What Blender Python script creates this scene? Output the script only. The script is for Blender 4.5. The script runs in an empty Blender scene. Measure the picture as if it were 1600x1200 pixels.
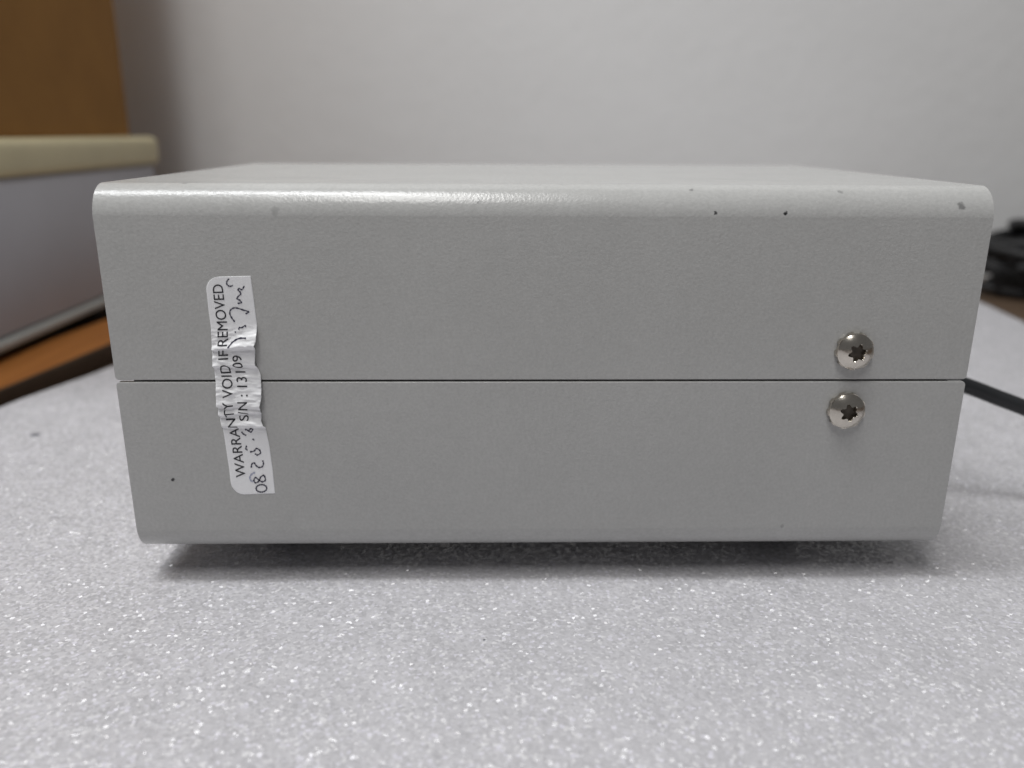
import bpy, bmesh, math, random
from mathutils import Vector, Matrix, noise
from math import sin, cos, pi, radians, sqrt

random.seed(4)
scene = bpy.context.scene
col = scene.collection

# ------------------------------------------------------------------ camera
CP = Vector((-0.01148, -0.18571, 0.10862))
PITCH, YAW, ROLL, F = 0.29510, 0.0200, 0.00471, 1290.0
fw = Vector((sin(YAW) * cos(PITCH), cos(YAW) * cos(PITCH), -sin(PITCH)))
r0 = Vector((cos(YAW), -sin(YAW), 0))
u0 = r0.cross(fw)
rt = r0 * cos(ROLL) + u0 * sin(ROLL)
up = -r0 * sin(ROLL) + u0 * cos(ROLL)
cd = bpy.data.cameras.new('camera')
cam = bpy.data.objects.new('camera', cd)
col.objects.link(cam)
cam.matrix_world = Matrix(((rt.x, up.x, -fw.x, CP.x), (rt.y, up.y, -fw.y, CP.y),
                           (rt.z, up.z, -fw.z, CP.z), (0, 0, 0, 1)))
cd.sensor_width = 36
cd.lens = F / 1600 * 36
cd.clip_start = 0.005
cd.clip_end = 50
cd.dof.use_dof = True
cd.dof.focus_distance = 0.192
cd.dof.aperture_fstop = 9
scene.camera = cam


def front(px, py, y=0.0):
    """point of the plane y = const seen at a spot of the photograph (used for lettering and screws)"""
    d = fw + rt * ((px - 800) / F) - up * ((py - 600) / F)
    return CP + d * ((y - CP.y) / d.y)


# ------------------------------------------------------------------ light
w = bpy.data.worlds.new('World')
scene.world = w
w.use_nodes = True
bg = w.node_tree.nodes['Background']
bg.inputs[0].default_value = (1.0, 1.0, 1.02, 1)
bg.inputs[1].default_value = 0.12


def area(name, loc, target, sx, sy, power, color=(1, 1, 1)):
    l = bpy.data.lights.new(name, 'AREA')
    l.shape = 'RECTANGLE'
    l.size, l.size_y, l.energy, l.color = sx, sy, power, color
    o = bpy.data.objects.new(name, l)
    col.objects.link(o)
    o.location = loc
    o.rotation_euler = (Vector(target) - Vector(loc)).to_track_quat('-Z', 'Y').to_euler()
    return o


area('ceiling_tube_lamp', (-0.66, -0.10, 1.60), (-0.66, -0.05, 0), 0.95, 0.32, 16.2, (0.97, 0.99, 1.0))
area('ceiling_tube_lamp', (-0.22, -0.60, 1.90), (-0.22, 0.1, 0), 0.30, 1.1, 18.8, (1.0, 0.99, 0.97))

scene.view_settings.view_transform = 'Standard'
scene.view_settings.look = 'None'
scene.view_settings.exposure = 0
scene.view_settings.gamma = 1


# ------------------------------------------------------------------ materials
class NT:
    def __init__(s, name):
        s.m = bpy.data.materials.new(name)
        s.m.use_nodes = True
        s.t = s.m.node_tree
        s.b = s.t.nodes['Principled BSDF']

    def n(s, typ, **kw):
        nd = s.t.nodes.new(typ)
        for k, v in kw.items():
            if k in nd.inputs:
                nd.inputs[k].default_value = v
            else:
                setattr(nd, k, v)
        return nd

    def l(s, a, b):
        s.t.links.new(a, b)

    def math(s, op, a, b=None, c=None):
        nd = s.t.nodes.new('ShaderNodeMath')
        nd.operation = op
        for i, v in enumerate((a, b, c)):
            if v is None:
                continue
            if isinstance(v, (int, float)):
                nd.inputs[i].default_value = v
            else:
                s.l(v, nd.inputs[i])
        return nd.outputs[0]

    def noise(s, vec, scale, detail=3, rough=.5):
        nd = s.n('ShaderNodeTexNoise')
        nd.inputs['Scale'].default_value = scale
        nd.inputs['Detail'].default_value = detail
        nd.inputs['Roughness'].default_value = rough
        s.l(vec, nd.inputs['Vector'])
        return nd.outputs['Fac']

    def ramp(s, fac, stops):
        nd = s.t.nodes.new('ShaderNodeValToRGB')
        cr = nd.color_ramp
        while len(cr.elements) < len(stops):
            cr.elements.new(.5)
        for e, (p, c) in zip(cr.elements, stops):
            e.position = p
            e.color = (*c, 1)
        s.l(fac, nd.inputs[0])
        return nd.outputs[0]

    def mix(s, fac, a, b):
        nd = s.t.nodes.new('ShaderNodeMix')
        nd.data_type = 'RGBA'
        for i, v in ((0, fac), (6, a), (7, b)):
            if isinstance(v, tuple):
                nd.inputs[i].default_value = (*v, 1)
            elif isinstance(v, (int, float)):
                nd.inputs[i].default_value = v
            else:
                s.l(v, nd.inputs[i])
        return nd.outputs[2]

    def bump(s, h, strength, dist):
        nd = s.n('ShaderNodeBump')
        nd.inputs['Strength'].default_value = strength
        nd.inputs['Distance'].default_value = dist
        s.l(h, nd.inputs['Height'])
        s.l(nd.outputs[0], s.b.inputs['Normal'])
        return nd.outputs[0]

    def obj(s):
        return s.n('ShaderNodeTexCoord').outputs['Object']

    def set(s, **kw):
        for k, v in kw.items():
            s.b.inputs[k.replace('_', ' ')].default_value = (*v, 1) if isinstance(v, tuple) else v


def simple(name, c, rough=.5, metal=0., var=.12, scale=60, bump=0., bscale=400, spec=.5):
    m = NT(name)
    o = m.obj()
    f = m.noise(o, scale, 4, .6)
    a = tuple(x * (1 - var) for x in c)
    b = tuple(min(1, x * (1 + var)) for x in c)
    m.l(m.ramp(f, [(.3, a), (.7, b)]), m.b.inputs['Base Color'])
    m.set(Roughness=rough, Metallic=metal, Specular_IOR_Level=spec)
    if bump:
        m.bump(m.noise(o, bscale, 2), bump, .001)
    return m.m


def paint_material():
    m = NT('grey_powder_coat')
    o = m.obj()
    base = m.ramp(m.math('ADD', m.math('MULTIPLY', m.noise(o, 26, 5, .65), .6), m.math('MULTIPLY', m.noise(o, 330, 3, .7), .4)), [(.25, (.455, .454, .444)), (.75, (.53, .529, .518))])
    # dirt specks and chips: (x, z on the front, radius)
    sep = m.n('ShaderNodeSeparateXYZ')
    warp = m.n('ShaderNodeTexNoise')
    warp.inputs['Scale'].default_value = 900
    m.l(o, warp.inputs['Vector'])
    sub = m.n('ShaderNodeVectorMath', operation='SUBTRACT')
    sub.inputs[1].default_value = (.5, .5, .5)
    m.l(warp.outputs['Color'], sub.inputs[0])
    sc = m.n('ShaderNodeVectorMath', operation='SCALE')
    sc.inputs['Scale'].default_value = .0012
    m.l(sub.outputs[0], sc.inputs[0])
    ad = m.n('ShaderNodeVectorMath', operation='ADD')
    m.l(o, ad.inputs[0])
    m.l(sc.outputs[0], ad.inputs[1])
    acc = None
    for px, py, y, r, amt in ((1080, 297, .0034, .0005, .45), (1118, 332, .0002, .00038, .9), (1228, 333, .0002, .00045, 1.),
                              (1313, 300, .0030, .0005, .35), (1503, 322, .0006, .0009, .55), (430, 330, .0003, .0010, .22),
                              (270, 750, 0, .00050, 1.), (290, 288, .006, .0008, .3), (704, 295, .002, .0011, .18),
                              (745, 294, .002, .0010, .16), (747, 315, .0008, .0005, .3), (1222, 822, 0, .0004, .3)):
        p = front(px, py, y)
        d = m.n('ShaderNodeVectorMath', operation='DISTANCE')
        d.inputs[1].default_value = p
        m.l(ad.outputs[0], d.inputs[0])
        mr = m.n('ShaderNodeMapRange', interpolation_type='SMOOTHSTEP')
        mr.inputs['From Min'].default_value = r * .6
        mr.inputs['From Max'].default_value = r * 1.3
        mr.inputs['To Min'].default_value = amt
        mr.inputs['To Max'].default_value = 0
        m.l(d.outputs['Value'], mr.inputs['Value'])
        acc = mr.outputs[0] if acc is None else m.math('MAXIMUM', acc, mr.outputs[0])
    gr = m.ramp(m.noise(o, 1300, 2, .6), [(.35, (.92, .92, .92)), (.65, (1.0, 1.0, 1.0))])
    mu = m.n('ShaderNodeMix', data_type='RGBA', blend_type='MULTIPLY')
    mu.inputs[0].default_value = 1
    m.l(base, mu.inputs[6])
    m.l(gr, mu.inputs[7])
    m.l(m.mix(acc, mu.outputs[2], (.03, .03, .032)), m.b.inputs['Base Color'])
    m.set(Specular_IOR_Level=.52)
    rr = m.math('MULTIPLY_ADD', m.noise(o, 45, 4, .7), .13, .18)
    m.l(rr, m.b.inputs['Roughness'])
    h = m.math('ADD', m.noise(o, 1500, 2, .5), m.math('MULTIPLY', m.noise(o, 520, 2), .6))
    m.bump(h, .12, .0005)
    return m.m


def foam_material():
    m = NT('white_foam')
    o = m.obj()
    mot = m.noise(o, 75, 4, .6)
    v = m.n('ShaderNodeTexVoronoi')
    v.inputs['Scale'].default_value = 1400
    m.l(o, v.inputs['Vector'])
    cell = m.n('ShaderNodeSeparateColor')
    m.l(v.outputs['Color'], cell.inputs[0])
    f = m.math('ADD', m.math('MULTIPLY', mot, .75), m.math('MULTIPLY', cell.outputs[0], .25))
    base = m.ramp(f, [(.25, (.46, .453, .472)), (.75, (.565, .555, .58))])
    base = m.mix(m.ramp(cell.outputs[1], [(.84, (0, 0, 0)), (.98, (1, 1, 1))]), base, (.76, .75, .77))  # paler cell skins: sparkle put into the base colour
    base = m.mix(m.ramp(cell.outputs[2], [(.88, (0, 0, 0)), (1.0, (1, 1, 1))]), base, (.68, .665, .73))
    # a few dark grains of dirt
    acc = None
    for px, py, z, r in ((-.1834, .1066, 0, .0016), (-.0123, -.0187, 0, .00035), (-.0142, -.0255, 0, .0003)):
        d = m.n('ShaderNodeVectorMath', operation='DISTANCE')
        d.inputs[1].default_value = (px, py, z)
        m.l(o, d.inputs[0])
        mr = m.n('ShaderNodeMapRange', interpolation_type='SMOOTHSTEP')
        mr.inputs['From Min'].default_value = r * .7
        mr.inputs['From Max'].default_value = r * 1.4
        mr.inputs['To Min'].default_value = .9
        mr.inputs['To Max'].default_value = 0
        m.l(d.outputs['Value'], mr.inputs['Value'])
        acc = mr.outputs[0] if acc is None else m.math('MAXIMUM', acc, mr.outputs[0])
    m.l(m.mix(acc, base, (.05, .06, .08)), m.b.inputs['Base Color'])
    m.set(Roughness=.6, Specular_IOR_Level=.3)
    v2 = m.n('ShaderNodeTexVoronoi', feature='SMOOTH_F1')
    v2.inputs['Scale'].default_value = 560
    v2.inputs['Smoothness'].default_value = .6
    m.l(o, v2.inputs['Vector'])
    h = m.math('ADD', m.math('MULTIPLY', m.noise(o, 95, 2), 1.6), m.math('MULTIPLY', v2.outputs['Distance'], -1.0))
    m.bump(h, .26, .0012)
    # cell skins: each a tiny tilted glossy film
    g = m.n('ShaderNodeNewGeometry')
    sub = m.n('ShaderNodeVectorMath', operation='SUBTRACT')
    sub.inputs[1].default_value = (.5, .5, .5)
    m.l(v.outputs['Color'], sub.inputs[0])
    sc = m.n('ShaderNodeVectorMath', operation='SCALE')
    sc.inputs['Scale'].default_value = 1.6
    m.l(sub.outputs[0], sc.inputs[0])
    ad = m.n('ShaderNodeVectorMath', operation='ADD')
    m.l(g.outputs['Normal'], ad.inputs[0])
    m.l(sc.outputs[0], ad.inputs[1])
    nm = m.n('ShaderNodeVectorMath', operation='NORMALIZE')
    m.l(ad.outputs[0], nm.inputs[0])
    m.l(nm.outputs[0], m.b.inputs['Coat Normal'])
    m.set(Coat_Weight=.85, Coat_Roughness=.22, Coat_IOR=1.5)
    return m.m


def wood_material(name, a, b, rough=.45):
    m = NT(name)
    o = m.obj()
    mp = m.n('ShaderNodeMapping')
    mp.inputs['Scale'].default_value = (22, 1.6, 22)
    m.l(o, mp.inputs['Vector'])
    f = m.noise(mp.outputs[0], 6, 6, .65)
    m.l(m.ramp(f, [(.3, a), (.7, b)]), m.b.inputs['Base Color'])
    m.set(Roughness=rough, Specular_IOR_Level=.2)
    m.bump(f, .1, .0006)
    return m.m


def wall_material():
    m = NT('white_wall_paint')
    o = m.obj()
    f = m.noise(o, 9, 5, .6)
    c = m.ramp(f, [(.3, (.80, .80, .80)), (.7, (.83, .83, .83))])
    sp = m.noise(o, 55, 3, .7)
    c = m.mix(m.ramp(sp, [(.70, (0, 0, 0)), (.80, (.25, .25, .25))]), c, (.6, .6, .6))
    m.l(c, m.b.inputs['Base Color'])
    m.set(Roughness=.6, Specular_IOR_Level=.3)
    m.bump(m.noise(o, 70, 5, .65), .3, .002)
    return m.m


M = dict(
    paint=paint_material(),
    foam=foam_material(),
    wall=wall_material(),
    batten=wood_material('orange_wood', (.25, .092, .02), (.34, .13, .03), .6),
    edge=wood_material('shaded_edge_wood', (.065, .042, .028), (.09, .058, .038), .6),  # dark colour stands in for shade on the batten's side
    table=wood_material('brown_table_wood', (.085, .055, .036), (.13, .09, .06), .5),
    carton=simple('kraft_cardboard', (.29, .143, .038), .8, var=.07, scale=30, bump=.1, bscale=250, spec=.2),
    cream=simple('cream_plastic', (.60, .53, .33), .5, var=.04),
    grey=simple('lilac_grey_panel', (.45, .445, .475), .5, var=.05, scale=14),
    lip=simple('light_grey_trim', (.42, .43, .41), .5, var=.04),
    dark=simple('dark_interior', (.03, .03, .03), .7),
    panel=simple('grey_end_panel', (.36, .36, .35), .5, var=.04),
    rubber=simple('black_rubber', (.022, .022, .024), .55, var=.2, bump=.1),
    cord=simple('black_cord_jacket', (.016, .017, .019), .42, var=.2),
    steel=simple('nickel_plated_steel', (.60, .56, .50), .22, 1.0, var=.08, scale=300, bump=.05, bscale=900),
    recess=simple('dark_drive_recess', (.10, .085, .07), .5, .6, var=.3, scale=500),  # floor of the screw drive, darker than the head
    label=simple('white_label_paper', (.93, .93, .945), .35, var=.03, scale=90, bump=.06, bscale=700),
    ink=simple('black_print_ink', (.018, .018, .024), .5),
    pen=simple('dark_pen_ink', (.030, .028, .058), .4),
    smear=simple('smeared_pen_ink', (.42, .44, .56), .5),
    cable=simple('black_cable', (.008, .008, .009), .6, var=.3),
    cable2=simple('charcoal_cable', (.03, .03, .032), .6, var=.3),
    tape=simple('clear_brown_tape', (.30, .19, .08), .2),
)


# ------------------------------------------------------------------ helpers
def link(name, bm, mat, parent=None, smooth=None, shift=None):
    bmesh.ops.recalc_face_normals(bm, faces=bm.faces[:])
    me = bpy.data.meshes.new(name)
    bm.to_mesh(me)
    bm.free()
    o = bpy.data.objects.new(name, me)
    col.objects.link(o)
    if mat:
        me.materials.append(M[mat])
    if smooth is not None:
        for p in me.polygons:
            p.use_smooth = True
        me.set_sharp_from_angle(angle=radians(smooth))
    if parent:
        o.parent = parent
        q = parent
        off = Vector((0, 0, 0))
        while q:
            off += Vector(q.location)
            q = q.parent
        o.location = -off          # mesh coordinates stay world coordinates
    return o


def tag(o, label, cat, group=None):
    o['label'] = label
    o['category'] = cat
    if group:
        o['group'] = group
    return o


def thing(name, label, cat, loc):
    o = bpy.data.objects.new(name, None)
    col.objects.link(o)
    o.location = loc
    o.empty_display_size = .02
    return tag(o, label, cat)


def box(bm, lo, hi, bev=0., seg=3):
    r = bmesh.ops.create_cube(bm, size=1)
    vs = r['verts']
    for v in vs:
        v.co = Vector([(lo[i] + hi[i]) / 2 + v.co[i] * (hi[i] - lo[i]) for i in range(3)])
    if bev:
        es = list({e for v in vs for e in v.link_edges})
        bmesh.ops.bevel(bm, geom=es, offset=bev, segments=seg, profile=.5, affect='EDGES')
    return bm


def smooth_path(pts, n=10):
    P = [Vector(p) for p in pts]
    P = [P[0] * 2 - P[1]] + P + [P[-1] * 2 - P[-2]]
    out = []
    for i in range(1, len(P) - 2):
        a, b, c, d = P[i - 1:i + 3]
        for k in range(n):
            t = k / n
            out.append(.5 * ((2 * b) + (c - a) * t + (2 * a - 5 * b + 4 * c - d) * t * t + (3 * b - a - 3 * c + d) * t ** 3))
    out.append(P[-2])
    return out


def tube(bm, pts, r, sides=12):
    rings = []
    n = None
    for i, p in enumerate(pts):
        t = (pts[min(i + 1, len(pts) - 1)] - pts[max(i - 1, 0)]).normalized()
        if n is None:
            n = t.orthogonal().normalized()
        n = (n - t * n.dot(t)).normalized()
        b = t.cross(n)
        rr = r(i / (len(pts) - 1)) if callable(r) else r
        rings.append([bm.verts.new(p + (n * cos(2 * pi * k / sides) + b * sin(2 * pi * k / sides)) * rr) for k in range(sides)])
    for A, B in zip(rings, rings[1:]):
        for k in range(sides):
            bm.faces.new((A[k], A[(k + 1) % sides], B[(k + 1) % sides], B[k]))
    bm.faces.new(rings[0])
    bm.faces.new(rings[-1])
    return bm


def lathe_y(bm, prof, c, n=48):
    """profile of (radius, y) turned about the y axis through c"""
    rings = [[bm.verts.new((c[0] + r * cos(2 * pi * k / n), c[1] + y, c[2] + r * sin(2 * pi * k / n))) for k in range(n)] for r, y in prof]
    for A, B in zip(rings, rings[1:]):
        for k in range(n):
            bm.faces.new((A[k], A[(k + 1) % n], B[(k + 1) % n], B[k]))
    bm.faces.new(rings[0])
    bm.faces.new(rings[-1])


# ------------------------------------------------------------------ setting
FT = .015                                   # foam thickness; table top lies at -FT
bm = bmesh.new()
box(bm, (-1.2, -.8, -FT - .03), (1.2, .557, -FT), .003)
o = link('table_top', bm, 'table', smooth=40)
o['kind'] = 'structure'

bm = bmesh.new()
box(bm, (-1.6, .56, -.9), (1.6, .61, 1.7))
o = link('wall', bm, 'wall')
o['kind'] = 'structure'

# foam sheet: a slab with slightly uneven top and softened, wavy edges
bm = bmesh.new()
NX, NY = 150, 150
LA, LB = Vector((-.2172, .1432)), Vector((-.1976, .2102))
RA, RB = Vector((.3132, .3057)), Vector((.3200, .3554))


def on_line(A, B, y):
    return A.x + (B.x - A.x) * (y - A.y) / (B.y - A.y)


def foam_pt(i, j):
    v = j / NY
    y = -.32 + .79 * v
    xl, xr = on_line(LA, LB, y) if y > .1 else on_line(LA, LB, .1) + (y - .1) * .25, on_line(RA, RB, y)
    xl += .0012 * noise.noise((y * 40, 0, 3))
    xr += .0012 * noise.noise((y * 40, 5, 3))
    return xl + (xr - xl) * i / NX, y


top = []
for j in range(NY + 1):
    row = []
    for i in range(NX + 1):
        x, y = foam_pt(i, j)
        z = .00035 * noise.noise((x * 35, y * 35, 0)) + .00015 * noise.noise((x * 120, y * 120, 2))
        if -.13 < x < .13 and -.02 < y < .16:
            z -= .00035
        if i in (0, NX) or j in (0, NY):
            z -= .0012
        row.append(bm.verts.new((x, y, z)))
    top.append(row)
for j in range(NY):
    for i in range(NX):
        bm.faces.new((top[j][i], top[j][i + 1], top[j + 1][i + 1], top[j + 1][i]))
rim = [top[0][i] for i in range(NX + 1)] + [top[j][NX] for j in range(1, NY + 1)] + \
      [top[NY][i] for i in range(NX - 1, -1, -1)] + [top[j][0] for j in range(NY - 1, 0, -1)]
low = [bm.verts.new((v.co.x, v.co.y, -FT + .0002)) for v in rim]
for k in range(len(rim)):
    bm.faces.new((rim[k], rim[(k + 1) % len(rim)], low[(k + 1) % len(low)], low[k]))
bm.faces.new(low)
tag(link('foam_sheet', bm, 'foam', smooth=50), 'white sparkling foam sheet spread on the table under the grey metal case', 'foam sheet')

# wooden batten beside the foam: orange board, shade on its right side put in as a dark strip
bat = thing('wooden_batten', 'orange brown wooden batten lying along the left edge of the white foam', 'batten', (-.245, .2, -FT))
TB = Matrix.Translation((-.2295, .2155, -.003)) @ Matrix.Rotation(-radians(7.8), 4, 'Z')
for nm, lo, hi, mt in (('board', (-.038, -.28, -.012), (-.0012, .26, 0), 'batten'), ('shade_strip', (-.0011, -.28, -.0118), (0, .26, -.0003), 'edge')):
    bm = bmesh.new()
    box(bm, lo, hi, .0004)
    bmesh.ops.transform(bm, matrix=TB, verts=bm.verts[:])
    link(nm, bm, mt, bat, smooth=40)

# ------------------------------------------------------------------ grey metal case
W2, D, ZB, ZT, ZS, RR = .1, .1366, .008, .0976, .05294, .0068
TH = .0012
case = thing('instrument_case', 'grey metal instrument case with a labelled seam and two star screws, on white foam',
             'instrument case', (0, D / 2, 0))


def shell(upper):
    a0 = radians(7) if upper else radians(9)
    gap = .00022
    prof = []                                # (y, height above the seam)
    H = (ZT - ZS) if upper else (ZS - ZB)
    e = .0003
    for k in range(5):                       # eased edge at the seam
        a = pi / 2 * k / 4
        prof.append((e - e * sin(a), gap + e - e * cos(a)))
    prof.append((0, H - RR))
    n = 26
    for k in range(n + 1):
        a = a0 + (pi / 2 - a0) * k / n
        fy = (cos(a0) - cos(a)) / cos(a0)
        fz = (sin(a) - sin(a0)) / (1 - sin(a0))
        if k:
            prof.append((RR * fy, H - RR + RR * fz))
    full = prof + [(D - y, h) for y, h in reversed(prof)]
    bm = bmesh.new()
    cy, ch = D / 2, 0

    def xe(h):                               # rounded sheet corner where both shells meet
        r, d = .0010, max(0, h - gap)
        return W2 - (r - sqrt(max(0, r * r - (r - d) ** 2)) if d < r else 0)

    # extra rows for the corner notch
    rows = []
    for i, (y, h) in enumerate(full):
        rows.append((y, h))
        if i == 4:
            rows += [(0, gap + e + .0007 * k / 4) for k in range(1, 5)]
        if i == len(full) - 6:
            rows += [(D, gap + e + .0007 * k / 4) for k in range(4, 0, -1)]
    sg = 1 if upper else -1
    # inner line: offset towards the inside
    inner = []
    for i, (y, h) in enumerate(rows):
        yy = min(y, D - y)                   # distance from the nearer face
        if h > H - RR and yy < RR:
            v = Vector((yy - RR, h - H + RR))
            v *= (RR - TH) / RR
            yy, hh = RR + v.x, H - RR + v.y
        else:
            yy, hh = max(yy, TH), min(h, H - TH)
        inner.append((yy if y < D / 2 else D - yy, hh))
    xs = [-1, -.985, 0, .985, 1]
    V = [[bm.verts.new((xe(h) * s, y, ZS + sg * h)) for s in xs] for y, h in rows]
    I = [[bm.verts.new((xe(h) * s, y, ZS + sg * h)) for s in (-1, 1)] for y, h in inner]
    for a in range(len(rows) - 1):
        for b in range(len(xs) - 1):
            bm.faces.new((V[a][b], V[a][b + 1], V[a + 1][b + 1], V[a + 1][b]))
        bm.faces.new((I[a][0], I[a][1], I[a + 1][1], I[a + 1][0]))
        bm.faces.new((V[a][0], V[a + 1][0], I[a + 1][0], I[a][0]))
        bm.faces.new((V[a][-1], V[a + 1][-1], I[a + 1][1], I[a][1]))
    for a in (0, -1):
        bm.faces.new([*V[a], I[a][1], I[a][0]])
    o = link('upper_shell' if upper else 'lower_shell', bm, 'paint', case, smooth=10)
    return o


shell(True)
shell(False)
bm = bmesh.new()
box(bm, (-.0965, .0016, ZB + .003), (-.094, D - .0016, ZT - .003))
link('front_panel', bm, 'panel', case)
bm = bmesh.new()
box(bm, (.094, .0016, ZB + .003), (.0965, D - .0016, ZT - .003))
link('rear_panel', bm, 'panel', case)
bm = bmesh.new()                             # inner flange that closes the seam from behind
box(bm, (-.092, .0014, ZS - .006), (.092, .0022, ZS + .006))
link('seam_flange', bm, 'dark', case)
for x in (-.068, .068):
    for y in (.030, D - .030):
        bm = bmesh.new()
        r = bmesh.ops.create_cone(bm, cap_ends=True, segments=32, radius1=.0075, radius2=.0085, depth=.0083)
        bmesh.ops.translate(bm, verts=bm.verts[:], vec=(x, y, .00395))
        link('rubber_foot', bm, 'rubber', case, smooth=40)


def screw(px, py, rot):
    c = front(px, py, -.0014)
    c.y = 0
    RH, HH, N = .0043, .0029, 96
    bm = bmesh.new()

    def star(th):
        return .00172 + .00036 * cos(6 * (th - rot))

    def dome(r):
        return HH - .0016 * (r / RH) ** 2.4
    rings = []
    spec = []
    spec.append(('r', RH * .97, -.0006))
    spec.append(('r', RH, -.0009))
    spec.append(('r', RH, -(dome(RH) - .0003)))
    spec.append(('r', RH * .985, -(dome(RH * .985) + .0000)))
    for f in (.9, .75, .55, .35, .18):
        spec.append(('m', f, 0))
    spec.append(('s', 1.08, 0))
    spec.append(('s', 1.0, .0002))
    spec.append(('s', .97, .0015))
    for k_, a, b in spec:
        ring = []
        for k in range(N):
            th = 2 * pi * k / N
            if k_ == 'r':
                r, y = a, b
            elif k_ == 'm':
                r = star(th) * 1.08 + (RH * .985 - star(th) * 1.08) * a
                y = -dome(r)
            else:
                r = star(th) * a
                y = -dome(r) + b
            ring.append(bm.verts.new((c.x + r * cos(th), y, c.z + r * sin(th))))
        rings.append(ring)
    for A, B in zip(rings, rings[1:]):
        for k in range(N):
            bm.faces.new((A[k], A[(k + 1) % N], B[(k + 1) % N], B[k]))
    bm.faces.new(rings[0])
    bm.faces.new(rings[-1])
    s = link('screw', bm, 'steel', case, smooth=35)
    # floor of the star-shaped drive
    bm = bmesh.new()
    vs = [bm.verts.new((c.x + star(2 * pi * k / N) * .96 * cos(2 * pi * k / N), -dome(.001) + .0013, c.z + star(2 * pi * k / N) * .96 * sin(2 * pi * k / N))) for k in range(N)]
    bm.faces.new(vs)
    g = bmesh.ops.extrude_face_region(bm, geom=bm.faces[:])
    bmesh.ops.translate(bm, verts=[v for v in g['geom'] if isinstance(v, bmesh.types.BMVert)], vec=(0, .0002, 0))
    link('drive_recess', bm, 'recess', s)
    # toothed lock washer
    bm = bmesh.new()
    n = 72
    A = []
    for y, q in ((-.0001, 0), (-.0009, .00005)):
        A.append([bm.verts.new((c.x + rr * cos(2 * pi * k / n), y - (.0003 if rr > .0043 and y < -.0005 else 0), c.z + rr * sin(2 * pi * k / n)))
                  for k in range(n) for rr in [(.00452 if (k // 4) % 2 else .0041) - q]])
    for k in range(n):
        bm.faces.new((A[0][k], A[0][(k + 1) % n], A[1][(k + 1) % n], A[1][k]))
    bm.faces.new(A[0])
    bm.faces.new(A[1])
    link('lock_washer', bm, 'steel', s, smooth=30)


screw(1337, 550, .25)
screw(1324, 643, .75)

# ---- warranty label: wrinkled paper strip bridging the seam
LP = [(97, 128), (160, 128), (270, 140), (340, 150), (430, 155), (510, 163), (590, 175), (700, 183), (770, 195), (800, 205), (900, 220), (1000, 235), (1060, 242), (1120, 248)]
RP = [(90, 335), (200, 350), (320, 365), (390, 368), (420, 358), (500, 360), (560, 385), (650, 393), (700, 385), (770, 388), (800, 405), (900, 425), (1010, 440), (1120, 451)]


def interp(P, y):
    if y <= P[0][0]:
        return P[0][1]
    for (a, b), (c, d) in zip(P, P[1:]):
        if y <= c:
            return b + (d - b) * (y - a) / (c - a)
    return P[-1][1]


def ledge(y):
    x = interp(LP, y)
    r = 58.
    for d in (y - 97, 1117 - y):
        if d < r:
            x += r - sqrt(max(0, r * r - (r - d) ** 2))
    return x


def tooth(t, a, b, soft=.25):
    """slow rise from a to b then a quick drop"""
    if t < a:
        return 0
    if t < b:
        s = (t - a) / (b - a)
        return s * s * (3 - 2 * s)
    s = (t - b) / ((b - a) * soft)
    return max(0, 1 - s) ** 1.5


def wrinkle(u, t):
    h = .00010
    k = 0.
    k += .00125 * tooth(t, .315 - .095 * u, .335 - .02 * u, .3) * (.35 + .65 * u)
    k += .00070 * tooth(t, .34 - .02 * u, .408, .18) * (.5 + .5 * abs(2 * u - 1))
    k += .00100 * tooth(t, .415, .590 + .012 * u, .10) * (.45 + .55 * abs(2 * u - .8))
    k += .00065 * tooth(t, .602, .632 - .01 * u, .35) * (.5 + .6 * abs(2 * u - 1))
    k += .00065 * tooth(t, .645, .686, .25) * (.55 + .5 * u)
    env = min(1, max(0, (t - .22) / .05)) * min(1, max(0, (.74 - t) / .05))
    k += env * .00022 * (noise.noise((u * 3.1, t * 42, 0)) + .6 * noise.noise((u * 7, t * 90, 4)) + .5)
    k += .00005 * noise.noise((u * 2, t * 9, 7))
    return h + max(0, k) * 1.3


def lab(u, t, lift=0., free=False):
    yl, yr = 97 + 1020 * t, 93 + 1019 * t
    xl = interp(LP, yl) if free else ledge(yl)
    xr = interp(RP, yr)
    x, y = xl + (xr - xl) * u, yl + (yr - yl) * u
    ug = (x - interp(LP, yl)) / (xr - interp(LP, yl))
    p = front(280 + x / 3, 400 + y / 3)
    p.y = -wrinkle(ug, t) - lift
    return p


bm = bmesh.new()
NU, NV = 44, 330
G = []
for j in range(NV + 1):
    t = j / NV
    G.append([bm.verts.new(lab(i / NU, t)) for i in range(NU + 1)])
for j in range(NV):
    for i in range(NU):
        bm.faces.new((G[j][i], G[j][i + 1], G[j + 1][i + 1], G[j + 1][i]))
label = link('warranty_label', bm, 'label', case, smooth=60)
sol = label.modifiers.new('paper', 'SOLIDIFY')
sol.thickness = .00008
sol.offset = -1


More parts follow.
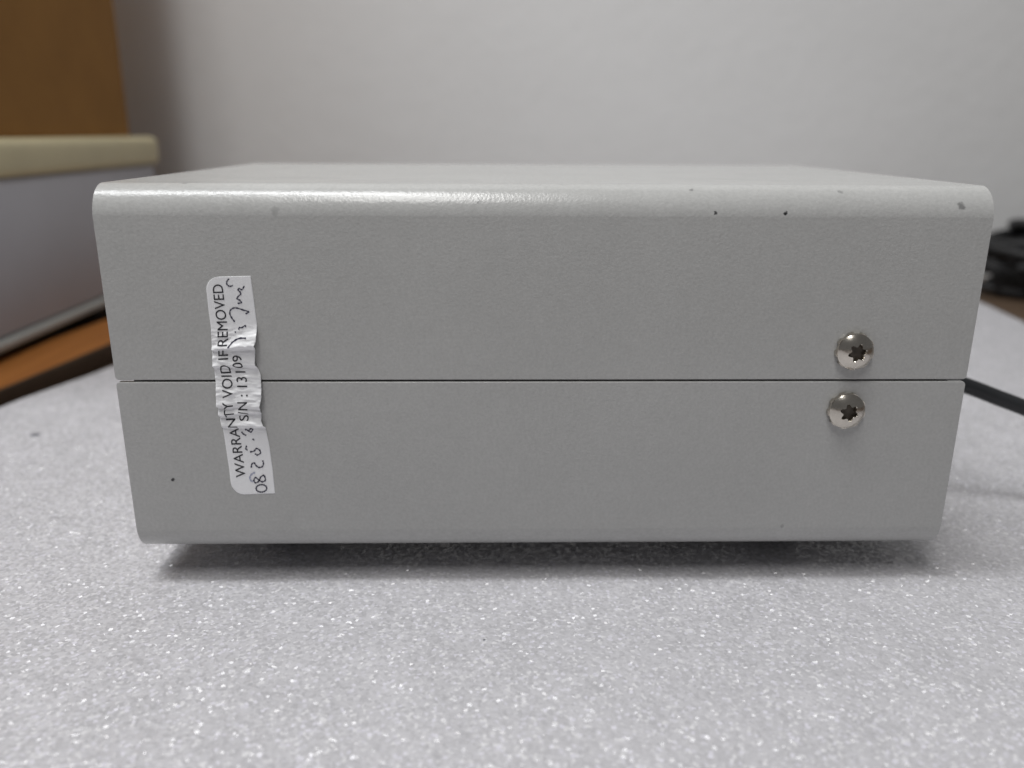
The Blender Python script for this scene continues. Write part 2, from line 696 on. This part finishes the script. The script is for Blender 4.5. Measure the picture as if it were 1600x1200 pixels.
def text_part(s, name, u_base, u_cap, t0, t1, mat='ink'):
    cu = bpy.data.curves.new(name, 'FONT')
    cu.body = s
    cu.size = 1
    cu.resolution_u = 4
    ob = bpy.data.objects.new('txt', cu)
    col.objects.link(ob)
    dg = bpy.context.evaluated_depsgraph_get()
    me = bpy.data.meshes.new_from_object(ob.evaluated_get(dg))
    bpy.data.objects.remove(ob)
    bm = bmesh.new()
    bm.from_mesh(me)
    bpy.data.meshes.remove(me)
    bmesh.ops.triangulate(bm, faces=bm.faces[:])
    for _ in range(3):
        es = [e for e in bm.edges if e.calc_length() > .07]
        bmesh.ops.subdivide_edges(bm, edges=es, cuts=1)
        bmesh.ops.triangulate(bm, faces=bm.faces[:])
    x0 = min(v.co.x for v in bm.verts)
    x1 = max(v.co.x for v in bm.verts)
    for v in bm.verts:
        X = (v.co.x - x0) / (x1 - x0)
        u = u_base + (u_cap - u_base) * v.co.y / .70
        t = t0 + (t1 - t0) * X
        v.co = lab(u, t, .00007, True)
    return link(name, bm, mat, label)


text_part('WARRANTY VOID IF REMOVED', 'printed_text', .365, .135, .922, .036)
text_part('S/N : 13109', 'printed_text', .69, .46, .662, .362)


def to_uv(x, y):
    t = (y - 96) / 1020
    L, R_ = interp(LP, y), interp(RP, y)
    return (x - L) / (R_ - L), t


def ribbon(bm, pts, wpx):
    P = smooth_path([(x, y, 0) for x, y in pts], 6)
    prev = None
    for i, p in enumerate(P):
        d = (P[min(i + 1, len(P) - 1)] - P[max(i - 1, 0)])
        d = d.normalized() if d.length else Vector((1, 0, 0))
        n = Vector((-d.y, d.x, 0)) * wpx / 2 * (.75 + .25 * sin(i * 1.1))
        a = bm.verts.new(lab(*to_uv(p.x + n.x, p.y + n.y), .0001, True))
        b = bm.verts.new(lab(*to_uv(p.x - n.x, p.y - n.y), .0001, True))
        if prev:
            bm.faces.new((prev[0], a, b, prev[1]))
        prev = (a, b)


def z7(L):
    return [((x / 6 + 20) * 3, y / 6 * 3) for x, y in L]


def z8(L):
    return [((x / 5.714 + 30) * 3, (y / 5.714 + 180) * 3) for x, y in L]


pen = [
    z7([(350, 215), (331, 235), (328, 260), (345, 280), (365, 285), (385, 277)]),
    z7([(492, 285), (472, 318), (445, 308), (433, 318), (452, 338), (460, 358), (432, 385), (425, 402), (452, 418), (466, 440), (430, 446)]),
    z7([(404, 618), (378, 585), (358, 545), (362, 510), (388, 490), (425, 490), (480, 508), (535, 528), (505, 545)]),
    z7([(405, 715), (418, 708)]),
    z7([(440, 690), (446, 672), (470, 672), (500, 655), (507, 668)]),
    z7([(350, 852), (375, 815), (410, 785), (460, 765), (518, 764)]),
    z8([(388, 540), (400, 556), (430, 574)]),
    z8([(418, 520), (445, 528), (470, 545), (490, 522), (472, 512), (452, 540)]),
    z8([(486, 606), (502, 618)]),
    z8([(433, 665), (425, 690), (440, 706)]),
    z8([(462, 722), (500, 714), (518, 692), (548, 706), (557, 733), (528, 750), (508, 738)]),
    z8([(474, 862), (478, 832), (500, 820), (520, 846), (545, 862), (572, 855), (583, 828), (576, 800)]),
    z8([(590, 930), (560, 945), (540, 985), (512, 998), (498, 975), (512, 950), (545, 975), (575, 990), (600, 975), (592, 935)]),
    z8([(515 + 50 + 48 * cos(a), 1048 + 33 * sin(a)) for a in [i * pi / 7 for i in range(15)]]),
]
bm = bmesh.new()
for st in pen:
    ribbon(bm, st, 7.6)
link('handwriting', bm, 'pen', label)
bm = bmesh.new()
ribbon(bm, z8([(508, 905), (480, 918), (462, 945), (470, 975), (495, 985)]), 9)
link('ink_smear', bm, 'smear', label)

# ------------------------------------------------------------------ power cord
cord = thing('power_cord', 'black power cord curving down to the right from behind the grey metal case', 'cord', (.2, .05, 0))
pts = smooth_path([(.104, .054, .0425), (.118, .052, .0398), (.130, .050, .0364), (.139, .0475, .0333), (.149, .044, .0298), (.165, .038, .0235),
                   (.190, .025, .012), (.22, .0, .0045), (.26, -.04, .0026), (.31, -.10, .0024), (.33, -.16, .0024)], 10)
bm = bmesh.new()
tube(bm, pts, .0024, 16)
link('cable', bm, 'cord', cord, smooth=60)
bm = bmesh.new()
tube(bm, [Vector((.0966, .0555, .0440)), Vector((.101, .0548, .0432)), Vector((.1012, .0548, .0432)), Vector((.112, .053, .0410))], lambda f: .0055 if f < .5 else .0034, 16)
link('strain_relief', bm, 'rubber', cord, smooth=40)

# ------------------------------------------------------------------ cream topped machine on the left
mac = thing('bench_machine', 'lilac grey bench machine with a cream lid standing against the wall at the left', 'machine', (-.55, .29, -FT))
X1, Y0, Y1 = -.262, .10, .449
bm = bmesh.new()
box(bm, (-.85, Y0 + .004, .0070), (X1, Y1 - .004, .0854), .003)  # unseen width extended to keep light out of the gap at the wall
link('body', bm, 'grey', mac, smooth=40)
bm = bmesh.new()
box(bm, (-.853, Y0 + .001, .0015), (X1 + .0025, Y1 - .001, .0069), .0018)
link('base_trim', bm, 'lip', mac, smooth=40)
bm = bmesh.new()
box(bm, (-.855, Y0, .0856), (X1 + .004, Y1, .1052), .005, 5)
link('lid', bm, 'cream', mac, smooth=40)
for x in (-.82, X1 - .045):
    for y in (Y0 + .04, Y1 - .05):
        bm = bmesh.new()
        bmesh.ops.create_cone(bm, cap_ends=True, segments=20, radius1=.010, radius2=.011, depth=.0163)
        bmesh.ops.translate(bm, verts=bm.verts[:], vec=(x, y, -FT + .00815))
        link('rubber_foot', bm, 'rubber', mac, smooth=40)

# carton
car = thing('cardboard_carton', 'brown cardboard carton standing on the cream lid of the machine', 'carton', (-.54, .28, .1052))
CX, CY0, CY1, CZ0, CZ1 = -.266, .13, .418, .1054, .60  # unseen height and width enlarged to shade the wall behind
bm = bmesh.new()
t = .004
for lo, hi in (((CX - .55, CY0, CZ0), (CX, CY1, CZ0 + t)),
               ((CX - t, CY0, CZ0 + t), (CX, CY1, CZ1)), ((CX - .55, CY0, CZ0 + t), (CX - .55 + t, CY1, CZ1)),
               ((CX - .55 + t, CY0, CZ0 + t), (CX - t, CY0 + t, CZ1)), ((CX - .55 + t, CY1 - t, CZ0 + t), (CX - t, CY1, CZ1))):
    box(bm, lo, hi)
link('carton_body', bm, 'carton', car)
for a, b in ((CX - .55, CX - .2758), (CX - .2742, CX)):
    bm = bmesh.new()
    box(bm, (a, CY0, CZ1), (b, CY1, CZ1 + .003))
    link('flap', bm, 'carton', car)
bm = bmesh.new()
box(bm, (CX - .300, CY0 - .0003, CZ1 + .003), (CX - .250, CY1 + .0003, CZ1 + .0033))
link('packing_tape', bm, 'tape', car)

# ------------------------------------------------------------------ black cables on the right
bun = thing('cable_bundle', 'tangled black cables heaped on the brown table beside the right edge of the white foam', 'cables', (.44, .45, -FT))
rnd = random.Random(11)
for k in range(15):
    a0 = rnd.uniform(0, 6.28)
    cx, cy = .455 + rnd.uniform(-.012, .02), .462 + rnd.uniform(-.02, .02)
    rx, ry = rnd.uniform(.045, .075), rnd.uniform(.03, .055)
    z0 = -FT + .006 + .0032 * k
    til, tdir = rnd.uniform(.0, .35), rnd.uniform(0, 6.28)
    P = []
    for i in range(17):
        a = a0 + i / 16 * 6.0
        x, y = rx * cos(a) * (1 + .08 * sin(3 * a)), ry * sin(a) * (1 + .1 * cos(2 * a))
        z = max(-FT + .004, z0 + til * .5 * (x * cos(tdir) + y * sin(tdir)) + .003 * sin(2 * a + k))
        P.append((cx + x, cy + y, z))
    bm = bmesh.new()
    tube(bm, smooth_path(P, 6), .0036 if k % 3 else .0048, 10)
    link('cable', bm, 'cable2' if k % 4 == 2 else 'cable', bun, smooth=60)
for (x, y, z, r) in ((.425, .43, .018, .4), (.405, .455, .002, -.5), (.45, .45, .040, .9)):
    bm = bmesh.new()
    box(bm, (-.022, -.012, -.010), (.022, .012, .010), .004, 3)
    bmesh.ops.transform(bm, matrix=Matrix.Translation((x, y, z)) @ Matrix.Rotation(r, 4, 'Z') @ Matrix.Rotation(r * .6, 4, 'Y'), verts=bm.verts[:])
    link('plug', bm, 'cable', bun, smooth=40)
